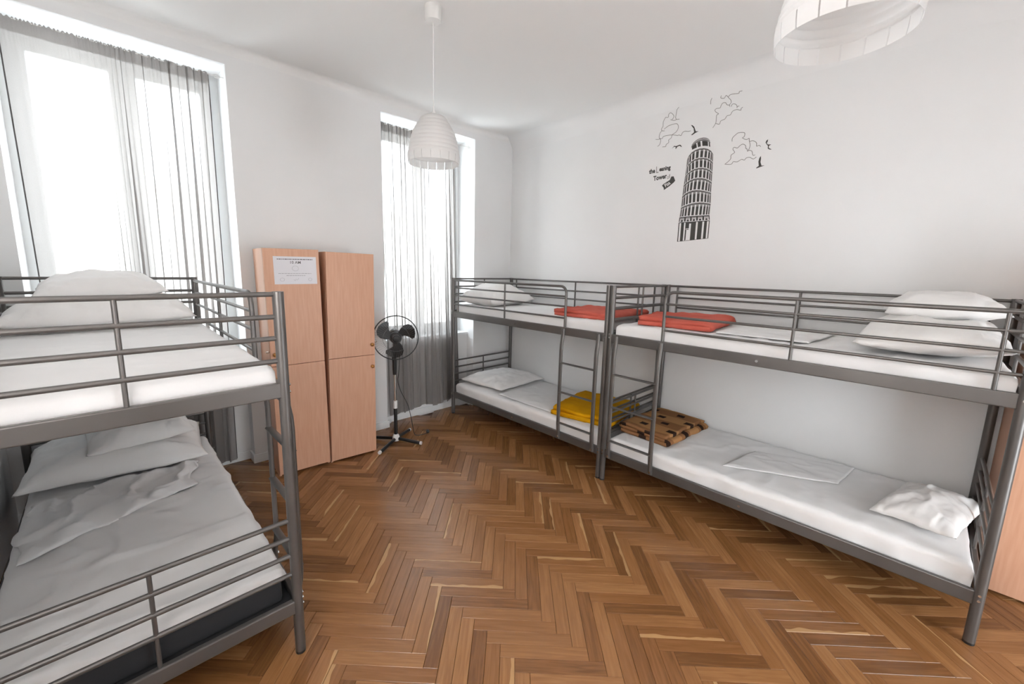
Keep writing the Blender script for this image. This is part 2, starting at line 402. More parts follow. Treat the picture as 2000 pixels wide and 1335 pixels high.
# ------------------------------------------------------------------ bunk beds
BL, BW, BH = 2.045, 0.933, 1.612
def bunk(label, loc, rotz, sx, sy):
    """local x from the pillow end to the ladder end, local y from the ladder side to the back (times sx, sy)"""
    root = thing('bunk_bed', label, 'bunk bed', loc, (0, 0, rotz), 'grey tubular steel bunk beds')
    P = lambda x, y, z: (x * sx, y * sy, z)
    def tb(name, pts, r, seg=10, **k): return MB().tube([P(*p) for p in pts], r, seg, **k).build(name, M_metal, root, smooth=True)
    def bx(name, x0, x1, y0, y1, z0, z1, mt=None, ch=0.005):
        xs = sorted((x0 * sx, x1 * sx)); ys = sorted((y0 * sy, y1 * sy))
        return MB().box(xs[0], xs[1], ys[0], ys[1], z0, z1, ch).build(name, mt or M_metal, root)
    for x in (0, BL):
        for y in (0, BW):
            pst = MB().tube([P(x, y, 0.012), P(x, y, BH - 0.004), P(x, y, BH)], 0.021, 16).build('post', M_metal, root, smooth=True)
            MB().tube([P(x, y, 0), P(x, y, 0.014)], 0.0205, 16).build('foot_cap', M_black, pst, smooth=True)
            oy = -0.0215 if y == 0 else 0.0215
            for zz in (1.205, 1.235, 0.235, 0.262):
                MB().tube([P(x, y + oy * 0.9, zz), P(x, y + oy * 1.12, zz)], 0.006, 8).build('bolt', M_bolt, pst, smooth=True)
        # end panels: upper and lower, four bars, one upright, one beam
        for bars, zb in (((1.602, 1.514, 1.429, 1.338), 1.187), ((0.645, 0.563, 0.482, 0.394), 0.205)):
            for z in bars:
                tb('end_bar', [(x, 0.015, z), (x, BW - 0.015, z)], 0.0098)
            tb('end_upright', [(x, BW / 2, bars[0]), (x, BW / 2, zb + 0.04)], 0.0075)
            bx('end_beam', x - 0.013, x + 0.013, 0.012, BW - 0.012, zb, zb + 0.062)
    for y in (0, BW):
        for z0, z1 in ((1.163, 1.232), (0.203, 0.274)):
            bm = bx('side_beam', 0.015, BL - 0.015, y - 0.0125, y + 0.0125, z0, z1)
            if y == 0:
                zc = (z0 + z1) / 2
                for xb in ((1.02,) if z0 > 1 else (1.02, BL - 0.06, BL - 0.42)):
                    yo = -0.0125 if xb == 1.02 else -0.034
                    MB().tube([P(xb, yo + 0.003, zc), P(xb, yo - 0.004, zc), P(xb, yo - 0.006, zc)], 0.0085, 12).build('bolt', M_bolt, bm, smooth=True)
    for z in (1.186, 0.238):
        bx('mattress_support', 0.02, BL - 0.02, 0.014, BW - 0.014, z, z + 0.012, M_core, 0)
    # guard rail on the ladder side with its rounded end
    e = 1.625; r = 0.06
    top = [(0.0, 0, 1.585), (e - r, 0, 1.585)] + [(e - r + r * math.sin(a), 0, 1.585 - r + r * math.cos(a)) for a in [PI / 2 * k / 7 for k in range(1, 8)]] + [(e, 0, 1.222)]
    gr = tb('guard_rail', top, 0.0112, 12)
    for z in (1.50, 1.413, 1.312):
        tb('guard_bar', [(0.0, 0, z), (e, 0, z)], 0.0085)
    for x in (0.09, 0.857): tb('guard_upright', [(x, 0, 1.585), (x, 0, 1.225)], 0.0085)
    # full-length rail at the back
    tb('back_rail', [(0.01, BW, 1.600), (BL - 0.01, BW, 1.600)], 0.0098)
    for z in (1.497, 1.405, 1.312): tb('back_bar', [(0.09, BW, z), (BL - 0.09, BW, z)], 0.0085)
    for x in (0.09, BL / 2, BL - 0.09): tb('back_upright', [(x, BW, 1.600), (x, BW, 1.225)], 0.0085)
    # ladder
    for x in (BL - 0.06, BL - 0.42):
        tb('ladder_upright', [(x, -0.020, 1.222), (x, -0.021, 1.18), (x, -0.026, 1.13), (x, -0.034, 1.08), (x, -0.037, 1.02), (x, -0.037, 0.36), (x, -0.033, 0.31), (x, -0.026, 0.27), (x, -0.024, 0.22)], 0.0175, 14, ry=0.0115, up=(0, 1, 0))
    for z in (0.92, 0.655, 0.372):
        tb('rung', [(BL - 0.06, -0.035, z), (BL - 0.42, -0.035, z)], 0.017, 12, ry=0.0075, up=(0, 0, 1))
    return root
A_LOC = (0.088, -0.981, 0); B_LOC = (4.219, -0.981, 0); L_LOC = (0.098, -3.372, 0); L_ROT = 0.0145
bunk('grey steel bunk bed in the far corner beside the narrow window', A_LOC, 0, 1, 1)
bunk('grey steel bunk bed along the wall under the tower sticker, with the patterned blanket', B_LOC, 0, -1, 1)
bunk('grey steel bunk bed at the left in front of the large window', L_LOC, L_ROT, 1, -1)

# ------------------------------------------------------------------ mattresses with fitted sheets
def sheet_surface(x0, x1, y0, y1, zt, drop, seed, r=0.035, amp=0.004, nx=110, ny=54, skip=None):
    lx, ly = x1 - x0, y1 - y0
    def axis(n, lo, hi):
        out = []
        ext = r * PI / 2 + drop - r
        tot = (hi - lo - 2 * r) + 2 * ext
        for i in range(n + 1):
            s = tot * i / n - ext
            if s < 0:
                q = -s
                if q < r * PI / 2: a = q / r; out.append((lo + r - r * math.sin(a), r * (1 - math.cos(a))))
                else: out.append((lo, r + q - r * PI / 2))
            elif s > hi - lo - 2 * r:
                q = s - (hi - lo - 2 * r)
                if q < r * PI / 2: a = q / r; out.append((hi - r + r * math.sin(a), r * (1 - math.cos(a))))
                else: out.append((hi, r + q - r * PI / 2))
            else: out.append((lo + r + s, 0.0))
        return out
    ax = axis(nx, x0, x1); ay = axis(ny, y0, y1)
    mb = MB(); vs = []
    for j, (y, dy) in enumerate(ay):
        for i, (x, dx) in enumerate(ax):
            dd = max(dx, dy); z = zt - dd
            w_ = fbm(x * 3.1 + seed, y * 3.1, seed, 3)
            rid = 1 - abs(fbm(x * 5.0 + 3 * seed, y * 2.2 + w_ * 0.6, seed + 5, 2)) * 2
            k = max(0.0, 1 - dd / 0.03)
            z += amp * (w_ * 1.2 + max(0, rid) ** 3 * 1.4) * k
            o = amp * 1.5 * fbm(x * 6 + y * 6, z * 5 + (x - y) * 2, seed + 2, 2) * (1 - k)
            if dx > r * 0.6: x += o * (1 if i > nx / 2 else -1)
            if dy > r * 0.6: y2 = y + o * (1 if j > ny / 2 else -1)
            else: y2 = y
            vs.append((x, y2, z))
    fs = []
    for j in range(ny):
        for i in range(nx):
            a = j * (nx + 1) + i; fs.append((a, a + 1, a + nx + 2, a + nx + 1))
    mb.add(vs, fs); return mb

def mattress(label, loc, rotz, sx, sy, zb, zt, seed, amp=0.004, bare_end=False):
    root = thing('mattress', label, 'mattress', (loc[0], loc[1], zb), (0, 0, rotz), 'white sheeted mattresses')
    x0, x1 = sorted((0.030 * sx, (BL - 0.030) * sx)); y0, y1 = sorted((0.022 * sy, (BW - 0.022) * sy))
    MB().box(x0 + 0.022, x1 - (0.008 if bare_end else 0.022), y0 + 0.022, y1 - 0.022, 0.0, zt - zb - (0.030 if bare_end else 0.02), 0.02).build('core', M_core, root, smooth=True)
    s = sheet_surface(x0, x1 - (0.012 if bare_end else 0), y0, y1, zt - zb, 0.03 if bare_end else zt - zb - 0.012, seed, amp=amp)
    s.build('fitted_sheet', M_sheet, root, smooth='full')
    return root
mattress('white sheeted upper mattress of the corner bunk, under a single tall pillow', A_LOC, 0, 1, 1, 1.199, 1.312, 1.0)
mattress('white sheeted lower mattress of the corner bunk, under the mustard blanket', A_LOC, 0, 1, 1, 0.251, 0.375, 2.0, 0.006)
mattress('white sheeted upper mattress of the bunk under the tower sticker, with two stacked pillows', B_LOC, 0, -1, 1, 1.199, 1.312, 3.0, 0.006)
mattress('white sheeted lower mattress under the patterned blanket, long and empty', B_LOC, 0, -1, 1, 0.251, 0.375, 4.0, 0.006)
mattress('white sheeted upper mattress of the bunk by the large window', L_LOC, L_ROT, 1, -1, 1.199, 1.318, 5.0)
mattress('white sheeted lower mattress of the bunk by the large window, black side showing', L_LOC, L_ROT, 1, -1, 0.251, 0.392, 6.0, 0.010, True)

# ------------------------------------------------------------------ pillows
def pillow(label, loc, lx, ly, th, rot, seed, top=0.68, group=None, sag=0.0, wr=1.0):
    n = 40; mb = MB(); vs = []
    for side in (1, -1):
        for j in range(n + 1):
            for i in range(n + 1):
                u = -1 + 2 * i / n; v = -1 + 2 * j / n
                px = lx / 2 * u * (1 - 0.055 * (1 - v * v) * abs(u)); py = ly / 2 * v * (1 - 0.045 * (1 - u * u) * abs(v))
                hgt = max(0.0, (1 - abs(u) ** 2.6) * (1 - abs(v) ** 2.6)) ** 0.56
                edge = 1 - hgt
                wk = fbm(px * 9 + seed * 3, py * 9, seed, 3) * 0.05 * wr
                rad = math.sin(math.atan2(v, u) * 9 + fbm(u * 2 + seed, v * 2, seed) * 5) * 0.035 * wr * (u * u * v * v) ** 0.5
                z = side * th * hgt * (top if side > 0 else 1 - top) + th * (wk + rad * 2) * (hgt ** 0.5) * (1 if side > 0 else 0.25)
                rg = max(0.0, 1 - 2.6 * abs(fbm(px * 5.5 + seed * 1.7, py * 3.2 + 0.6 * fbm(px * 3, py * 3, seed), seed + 4, 2)))
                z += th * 0.055 * wr * rg ** 2 * hgt * (1 if side > 0 else 0)
                z += sag * (u * u) * th * 0.5
                vs.append((px + fbm(py * 6, seed, 3) * 0.008, py + fbm(px * 6, seed, 8) * 0.008, z + fbm(u * 1.3, v * 1.3, seed) * th * 0.07))
    m_ = (n + 1) ** 2; fs = []
    for j in range(n):
        for i in range(n):
            a = j * (n + 1) + i
            fs.append((a, a + 1, a + n + 2, a + n + 1)); fs.append((m_ + a, m_ + a + n + 1, m_ + a + n + 2, m_ + a + 1))
    mb.add(vs, fs)
    o = mb.build('pillow', M_pillow, None, recalc=False)
    me = o.data; b = bmesh.new(); b.from_mesh(me); bmesh.ops.remove_doubles(b, verts=b.verts[:], dist=0.0008)
    bmesh.ops.recalc_face_normals(b, faces=b.faces[:]); b.to_mesh(me); b.free()
    me.polygons.foreach_set('use_smooth', [True] * len(me.polygons))
    o.location = loc; o.rotation_euler = rot
    return tag(o, label, 'pillow', group or 'white pillows')
pillow('large white pillow at the window end of the left lower bunk', (0.40, -3.87, 0.480), 0.56, 0.86, 0.21, (0, 0.10, -0.05), 1.1, wr=1.7)
pillow('small white pillow with crumpled end lying on the larger one, left lower bunk', (0.40, -3.77, 0.635), 0.46, 0.52, 0.15, (0.03, 0.16, 0.05), 2.7, wr=2.4)
pillow('large white pillow under another on the left upper bunk', (0.42, -3.86, 1.398), 0.58, 0.84, 0.20, (0, 0.06, 0), 3.3, wr=1.5)
pillow('white pillow heaped on the larger one on the left upper bunk', (0.36, -3.86, 1.540), 0.48, 0.58, 0.15, (0.03, 0.06, 0.05), 4.9, wr=1.5)
pillow('tall white pillow on the upper mattress of the corner bunk', (0.40, -0.60, 1.383), 0.56, 0.70, 0.24, (0, 0.02, 0.03), 5.2, wr=1.4)
pillow('flat white pillow on the lower mattress of the corner bunk', (0.44, -0.50, 0.415), 0.66, 0.78, 0.13, (0, 0, 0.06), 6.6, wr=2.0)
pillow('large white pillow under another on the upper bunk at the right', (3.90, -0.55, 1.385), 0.56, 0.82, 0.20, (0, -0.03, 0), 7.4, wr=1.7)
pillow('white pillow on top of the larger one on the upper bunk at the right', (3.92, -0.42, 1.535), 0.46, 0.56, 0.16, (0.0, -0.03, 0.08), 8.8, wr=1.5)
pillow('small wrinkled white pillow on the long lower bunk at the right', (4.02, -0.55, 0.425), 0.34, 0.56, 0.13, (0, -0.04, -0.22), 9.3, wr=2.2)

# ------------------------------------------------------------------ folded blankets and sheets
def folded(name, label, cat, loc, rotz, length, width, layers, gap, t, material, seed, group, droop=0.02, amp=0.008):
    """one cloth folded back and forth; the folds are the rounded ends along local x"""
    path = []; z = t / 2 + 0.002
    r = gap / 2
    for k in range(layers):
        n = 22
        l0, l1 = (-length / 2, length / 2) if k % 2 == 0 else (length / 2, -length / 2)
        j = (k * 0.37 % 1) * 0.05
        l0 += j * (1 if l0 < 0 else -1) * 0.5
        for i in range(n + 1): path.append((l0 + (l1 - l0) * i / n, z, k))
        if k < layers - 1:
            sgn = 1 if l1 > 0 else -1
            for i in range(1, 6):
                a = PI * i / 6
                path.append((l1 + sgn * r * 1.6 * math.sin(a), z + r - r * math.cos(a), k + i / 6))
            z += gap
    ny = 30; vs = []; uv = []; s = 0; prev = None
    for (x, zz, k) in path:
        if prev: s += math.hypot(x - prev[0], zz - prev[1])
        prev = (x, zz)
        for j in range(ny + 1):
            v = -1 + 2 * j / ny
            wv = width / 2 * (1 - 0.02 * k + 0.03 * fbm(x * 3 + seed, k * 2.0, 1.0))
            wav = amp * fbm(x * 5 + seed, v * 2.2, seed + 0.15 * k, 3) * min(1.0, 0.25 + 0.45 * k)
            edge = -droop * zz / 0.06 * abs(v) ** 6 * 0.5
            vs.append((x + 0.015 * fbm(v * 2, seed + k, 4), v * wv, max(t / 2 + 0.001, zz + wav + edge))); uv.append((s, v * width / 2))
    mb = MB(); fs = []
    for i in range(len(path) - 1):
        for j in range(ny):
            a = i * (ny + 1) + j; fs.append((a, a + 1, a + ny + 2, a + ny + 1))
    mb.add(vs, fs); o = mb.build(name, material, None, smooth='full', recalc=False, uv=uv)
    sm = o.modifiers.new('cloth', 'SOLIDIFY'); sm.thickness = t; sm.offset = 0
    o.location = loc; o.rotation_euler = (0, 0, rotz)
    return tag(o, label, cat, group)
M_patch = mat('brown_patchwork_blanket', srgb(150, 105, 66), 0.95, spec=0.1)
def patchwork(mt):
    b = mt.node_tree.nodes['Principled BSDF']; uv = N(mt, 'ShaderNodeUVMap'); sp = N(mt, 'ShaderNodeSeparateXYZ'); L(mt, uv.outputs[0], sp.inputs[0])
    def m(op, a, c=0.0):
        n = N(mt, 'ShaderNodeMath', operation=op)
        for i, s in enumerate((a, c)):
            if isinstance(s, (int, float)): n.inputs[i].default_value = s
            else: L(mt, s, n.inputs[i])
        return n.outputs[0]
    row = m('FLOOR', m('DIVIDE', sp.outputs[1], 0.14))
    sh = m('MULTIPLY', m('MODULO', m('ADD', row, 40.0), 2.0), 0.12)
    fx = m('MODULO', m('ADD', m('ADD', sp.outputs[0], sh), 4.8), 0.24)
    fy = m('MODULO', m('ADD', sp.outputs[1], 2.8), 0.14)
    inx = m('MULTIPLY', m('GREATER_THAN', fx, 0.05), m('LESS_THAN', fx, 0.115))
    iny = m('MULTIPLY', m('GREATER_THAN', fy, 0.045), m('LESS_THAN', fy, 0.10))
    st = m('GREATER_THAN', m('MODULO', m('ADD', sp.outputs[1], 2.80), 0.28), 0.14)
    m1 = N(mt, 'ShaderNodeMix', data_type='RGBA'); m1.inputs[6].default_value = srgb(168, 124, 82); m1.inputs[7].default_value = srgb(138, 98, 66); L(mt, st, m1.inputs[0])
    m2 = N(mt, 'ShaderNodeMix', data_type='RGBA'); m2.inputs[7].default_value = srgb(48, 34, 28); L(mt, m1.outputs[2], m2.inputs[6]); L(mt, m('MULTIPLY', inx, iny), m2.inputs[0])
    L(mt, m2.outputs[2], b.inputs['Base Color'])
patchwork(M_patch)
folded('blanket', 'folded coral red fleece blanket on the upper mattress of the corner bunk', 'blanket', (1.78, -0.55, 1.315), 0.05, 0.56, 0.66, 2, 0.034, 0.030, M_red, 1.5, 'folded coral blankets', amp=0.022)
folded('blanket', 'folded coral red fleece blanket on the upper bunk right of the middle posts', 'blanket', (2.55, -0.52, 1.315), 0.08, 0.50, 0.62, 2, 0.038, 0.032, M_red, 4.5, 'folded coral blankets', amp=0.026)
folded('blanket', 'folded mustard yellow fleece blanket behind the ladder of the corner bunk', 'blanket', (1.765, -0.53, 0.381), 0.16, 0.54, 0.68, 2, 0.046, 0.038, M_yellow, 2.5, 'folded blankets on the lower bunks', amp=0.022)
folded('blanket', 'folded brown patchwork blanket with dark squares behind the right ladder', 'blanket', (2.43, -0.46, 0.381), -0.06, 0.40, 0.66, 3, 0.028, 0.025, M_patch, 6.1, 'folded blankets on the lower bunks')

def cloth_patch(label, corners, z, amp, seed, t=0.004, group='loose white sheets', n=44, ragged=0.02):
    vs = []
    (ax, ay), (bx, by), (cx, cy), (dx, dy) = corners
    for j in range(n + 1):
        for i in range(n + 1):
            u = i / n; v = j / n
            x = (1 - u) * (1 - v) * ax + u * (1 - v) * bx + u * v * cx + (1 - u) * v * dx
            y = (1 - u) * (1 - v) * ay + u * (1 - v) * by + u * v * cy + (1 - u) * v * dy
            e = min(u, v, 1 - u, 1 - v)
            rid = max(0, 1 - 2.2 * abs(fbm(x * 4 + seed, y * 5 + 0.7 * fbm(x * 2, y * 2, seed), seed, 2)))
            k = min(1, e / 0.12) ** 0.6
            vs.append((x + ragged * fbm(x * 5, y * 5, seed + 3), y + ragged * fbm(x * 5, y * 5, seed + 9), z + t / 2 + 0.006 + amp * k * (0.25 + 0.35 * abs(fbm(x * 6, y * 6, seed)) + 0.9 * rid ** 2)))
    fs = [(j * (n + 1) + i, j * (n + 1) + i + 1, (j + 1) * (n + 1) + i + 1, (j + 1) * (n + 1) + i) for j in range(n) for i in range(n)]
    o = MB().add(vs, fs).build('bed_sheet', M_sheet, None, smooth='full', recalc=False)
    if o.data.polygons[0].normal.z < 0:
        o.data.flip_normals()
    sm = o.modifiers.new('cloth', 'SOLIDIFY'); sm.thickness = t; sm.offset = 0
    return tag(o, label, 'sheet', group)
cloth_patch('crumpled white sheet pushed below the pillows on the left lower bunk', [(0.66, -4.24), (1.32, -4.24), (0.98, -3.56), (0.62, -3.50)], 0.394, 0.034, 1.7, ragged=0.05)
cloth_patch('thin white sheet spread between flat pillow and mustard blanket, corner lower bunk', [(0.78, -0.90), (1.52, -0.90), (1.40, -0.14), (0.80, -0.12)], 0.378, 0.014, 3.9)
cloth_patch('white sheet folded to a slanted flat shape on the long lower bunk', [(3.02, -0.80), (3.62, -0.50), (3.66, -0.12), (3.10, -0.36)], 0.378, 0.008, 5.6, 0.005, ragged=0.008)
cloth_patch('white sheet folded flat in the middle of the upper bunk at the right', [(2.90, -0.86), (3.42, -0.84), (3.46, -0.22), (2.94, -0.20)], 1.316, 0.012, 7.9, 0.010, ragged=0.01)

# ------------------------------------------------------------------ curtains
def curtain(label, y0, y1, ztop, zbot, seed, nf, flat, spread, ruff):
    root = thing('curtain', label, 'curtain', (-0.07, (y0 + y1) / 2, 0), group='sheer grey window curtains')
    yc = (y0 + y1) / 2; ny, nz = 300, 70
    ph = [0.0]
    for i in range(ny):
        ph.append(ph[-1] + 2 * PI * nf / ny * (0.55 + 0.9 * abs(fbm(i / ny * 5 + seed, 0.3, seed, 2))))
    def P(i, zf):
        u = i / ny
        env = max(0.06, min(1.0, flat(u))) 
        a = (0.010 + 0.020 * zf) * env
        tw = 0.8 * fbm(u * 3 + seed, zf * 1.2, seed, 2)
        s = math.sin(ph[i] + tw) + 0.35 * math.sin(2.3 * ph[i] + 1 + tw)
        mod = max(0.15, min(1.2, 0.50 + 1.5 * abs(fbm(u * 7 + seed * 2.1, zf * 0.6, seed + 1.5, 2))))
        ysh = (0.017 + 0.014 * zf) * env * mod * math.sin(2 * ph[i] + 0.6 + tw)
        ru = ruff * max(0, 1 - zf / 0.06) * env
        x = a * s * (0.4 + 0.6 * mod) + ru * math.sin(ph[i] * 6.1) * 0.7
        ys = y0 + (y1 - y0) * u
        ys += spread(u, zf)
        return x, ys - yc + ysh
    vs = []
    for k in range(nz + 1):
        zf = (k / nz) ** 1.15
        for i in range(ny + 1):
            x, y = P(i, zf)
            zb = zbot + 0.03 * fbm(i / ny * 4 + seed, 0, 2)
            vs.append((max(-0.045, min(0.055, x)), y, ztop - (ztop - zb) * zf + (0.006 * math.sin(ph[i] * 5) if k == 0 else 0)))
    fs = [(k * (ny + 1) + i, k * (ny + 1) + i + 1, (k + 1) * (ny + 1) + i + 1, (k + 1) * (ny + 1) + i) for k in range(nz) for i in range(ny)]
    MB().add(vs, fs).build('fabric', M_curtain, root, smooth='full', recalc=False)
    # turned-over heading and side hems: a second layer of cloth
    hv = []; nn = 8
    for k in range(nn + 1):
        zf = 0.026 * k / nn
        for i in range(ny + 1):
            x, y = P(i, zf); hv.append((x + 0.004, y, ztop + 0.004 - (ztop - zbot) * zf + 0.006 * math.sin(ph[i] * 5) * (1 - k / nn)))
    hf = [(k * (ny + 1) + i, k * (ny + 1) + i + 1, (k + 1) * (ny + 1) + i + 1, (k + 1) * (ny + 1) + i) for k in range(nn) for i in range(ny)]
    MB().add(hv, hf).build('heading', M_curtain, root, smooth='full', recalc=False)
    for i in (0, ny):
        pts = []
        for k in range(0, nz + 1):
            zf = (k / nz) ** 1.15; x, y = P(i, zf); pts.append((max(-0.045, min(0.055, x)), y, ztop - (ztop - zbot) * zf))
        MB().tube(pts, 0.0035, 6).build('side_hem', M_hem, root, smooth=True)
    return root
def rod(label, a, b, z):
    r = thing('curtain_rod', label, 'curtain rod', (-0.07, (a + b) / 2, z), group='thin white curtain rods')
    hl = (b - a) / 2
    MB().tube([(0, -hl + 0.03, 0), (0, hl - 0.03, 0)], 0.004, 8).build('bar', M_whitepl, r, smooth=True)
    for s in (-1, 1):
        MB().tube([(0, s * (hl - 0.045) + 0.02 * math.cos(t), 0.012 * math.sin(t)) for t in [2 * PI * k / 16 for k in range(17)]], 0.003, 6).build('hook_ring', M_whitepl, r, smooth=True)
        MB().tube([(0, s * (hl - 0.03), 0), (0, s * hl, 0)], 0.003, 6).build('wall_hook', M_whitepl, r, smooth=True)
curtain('sheer grey curtain across the large left window behind the bunk', -4.17, -3.16, 3.125, 0.05, 2.0, 16, lambda u: 0.08 + 1.4 * max(0, u - 0.25), lambda u, zf: 0.03 * zf * (1 - 2 * u), 0.012)
curtain('sheer grey curtain in the narrow window behind the fan', -1.77, -0.86, 3.12, 0.11, 6.0, 15, lambda u: 0.5 + 0.6 * u, lambda u, zf: 0.03 * zf + 0.03 * zf * u, 0.014)
rod('thin white rod holding the large left curtain', W1[0], W1[1], 3.122)
rod('thin white rod holding the narrow window curtain', W2[0], W2[1], 3.117)

# ------------------------------------------------------------------ lockers
def locker(label, loc, rotz, lean, w_, d_, h_, knob_side, split=0.925, ring=True):
    """front faces local +x, width along local y from 0 to w_"""
    root = thing('locker', label, 'locker', loc, (lean, 0, rotz), 'beech lockers')
    t = 0.018
    c = MB().box(-d_, -t, 0, t, 0.0, h_).box(-d_, -t, w_ - t, w_, 0.0, h_).box(-d_, -t, t, w_ - t, h_ - t, h_).box(-d_, -t, t, w_ - t, 0.04, 0.04 + t)
    c.box(-d_, -d_ + 0.006, t, w_ - t, 0.0, h_).box(-d_ + 0.01, -t, t, w_ - t, split - 0.01, split + 0.01).box(-0.06, -0.05, t, w_ - t, 0, 0.04)
    c.build('carcass', M_beech, root)
    for z0, z1, zk in ((0.018, split - 0.0025, split - 0.105), (split + 0.0025, h_ - 0.001, split + 0.095)):
        dr = MB().box(-t + 0.001, 0.002, 0.001, w_ - 0.001, z0, z1, 0.0015).build('door', M_beech, root)
        ky = w_ - 0.03 if knob_side > 0 else 0.03
        MB().lathe([(0.0001, 0.0), (0.013, 0.0), (0.013, 0.006), (0.0155, 0.012), (0.0155, 0.018), (0.011, 0.022), (0.0001, 0.0225)], (0.002, ky, zk), 20, 'x').build('knob', M_brass, dr, smooth=True)
        if ring and z0 > 0.5:
            sgn = 1 if knob_side > 0 else -1; ys = w_ if knob_side > 0 else 0.0
            MB().tube([(-0.02 + 0.004 * math.sin(a), ys + sgn * (0.014 + 0.012 * math.cos(a)), zk + 0.02 + 0.008 * math.sin(a)) for a in [2 * PI * k / 14 for k in range(15)]], 0.002, 6).build('hasp_ring', M_chrome, dr, smooth=True)
    return root
locker('beech two-door locker with the white notice, nearer the left bunk', (0.415, -2.966, 0), -0.060, 0.010, 0.400, 0.385, 1.838, -1, split=0.925)
locker('beech two-door locker between the notice locker and the fan', (0.446, -2.560, 0), -0.045, -0.0135, 0.408, 0.40, 1.830, 1, split=0.935)
LK3 = thing('locker', 'beech locker at the right edge beside the end of the bunk', 'locker', (4.262, -0.412, 0), (0, 0, -PI / 2), 'beech lockers')
c = MB(); t = 0.018
c.box(-0.39, -t, 0, t, 0, 1.83).box(-0.39, -t, 0.80, 0.80 + t, 0, 1.83).box(-0.39, -t, t, 0.80, 1.812, 1.83).box(-0.39, -t, t, 0.80, 0.04, 0.058).box(-0.39, -0.384, t, 0.80, 0, 1.83).box(-0.06, -0.05, t, 0.80, 0, 0.04).box(-0.38, -t, 0.40, 0.418, 0.05, 1.815)
c.build('carcass', M_beech, LK3)
for y0, y1 in ((0.001, 0.407), (0.411, 0.817)):
    for z0, z1 in ((0.018, 0.922), (0.927, 1.829)):
        dr = MB().box(-t + 0.001, 0.002, y0, y1, z0, z1, 0.0015).build('door', M_beech, LK3)
        MB().lathe([(0.0001, 0.0), (0.013, 0.0), (0.013, 0.006), (0.0155, 0.012), (0.0155, 0.018), (0.011, 0.022), (0.0001, 0.0225)], (0.002, y1 - 0.03, 0.83 if z0 < 0.5 else 1.02), 20, 'x').build('knob', M_brass, dr, smooth=True)

# notice taped to the left locker
def text_mesh(name, body, size, material, parent, matrix, extrude=0.0003, align='LEFT', bold=0.0, sx=1.0, shear=0.0):
    cu = bpy.data.curves.new(name, 'FONT'); cu.body = body; cu.size = size; cu.extrude = extrude; cu.align_x = align; cu.offset = bold; cu.shear = shear; cu.resolution_u = 3
    tmp = bpy.data.objects.new(name, cu); COL.objects.link(tmp)
    bpy.context.view_layer.update()
    me = bpy.data.meshes.new_from_object(tmp.evaluated_get(bpy.context.evaluated_depsgraph_get()))
    bpy.data.objects.remove(tmp); bpy.data.curves.remove(cu)
    me.transform(matrix @ Matrix.Diagonal((sx, 1, 1, 1)))
    me.materials.clear(); me.materials.append(material)
    me.name = name
    o = bpy.data.objects.new(name, me); COL.objects.link(o); o.parent = parent
    return o
def basis(xa, ya, za, org):
    mm = Matrix.Identity(4)
    for i in range(3): mm[i][0] = xa[i]; mm[i][1] = ya[i]; mm[i][2] = za[i]; mm[i][3] = org[i]
    return mm
NT = thing('notice_sheet', 'white landscape paper notice reading 10 AM taped to the locker door', 'notice', (0, 0, 0))
lk = Matrix.Translation((0.415, -2.966, 0)) @ Matrix.Rotation(-0.060, 4, 'Z') @ Matrix.Rotation(0.010, 4, 'X')
NT.matrix_world = lk @ Matrix.Translation((0.0022, 0.068, 1.566))
MB().box(0.0, 0.0007, 0, 0.308, 0, 0.213).build('paper', M_paper, NT)
on = basis((0, 1, 0), (0, 0, 1), (1, 0, 0), (0.0008, 0, 0))
text_mesh('time_lettering', '10 AM', 0.030, M_ink, NT, on @ Matrix.Translation((0.154, 0.158, 0)), align='CENTER', bold=0.0002)
rr = random.Random(3)
def marks(y0, y1, z, hh, material, name):
    mb = MB(); y = y0
    while y < y1:
        l_ = rr.uniform(0.006, 0.02); e_ = min(y + l_, y1)
        mb.box(0.0007, 0.0011, y, e_, z - hh / 2 + rr.uniform(-0.0006, 0), z + hh / 2 + rr.uniform(0, 0.0006)); y = e_ + 0.0035
    return mb.build(name, material, NT)
marks(0.026, 0.282, 0.192, 0.0055, M_ink, 'heading_lettering')
marks(0.030, 0.268, 0.083, 0.0032, M_ink2, 'small_lettering'); marks(0.085, 0.225, 0.067, 0.0032, M_ink2, 'small_lettering')
def ring(cy, cz, r, name):
    MB().tube([(0.0009, cy + r * math.cos(a), cz + r * 0.85 * math.sin(a)) for a in [2 * PI * k / 24 for k in range(25)]], 0.0009, 5).build(name, M_ink2, NT)
ring(0.152, 0.122, 0.023, 'round_drawing'); ring(0.055, 0.036, 0.015, 'round_drawing'); ring(0.256, 0.036, 0.013, 'round_drawing')
MB().tube([(0.0009, 0.135, 0.036), (0.0009, 0.146, 0.026), (0.0009, 0.152, 0.04), (0.0009, 0.160, 0.030), (0.0009, 0.172, 0.046)], 0.0011, 5).build('signature', M_ink2, NT)

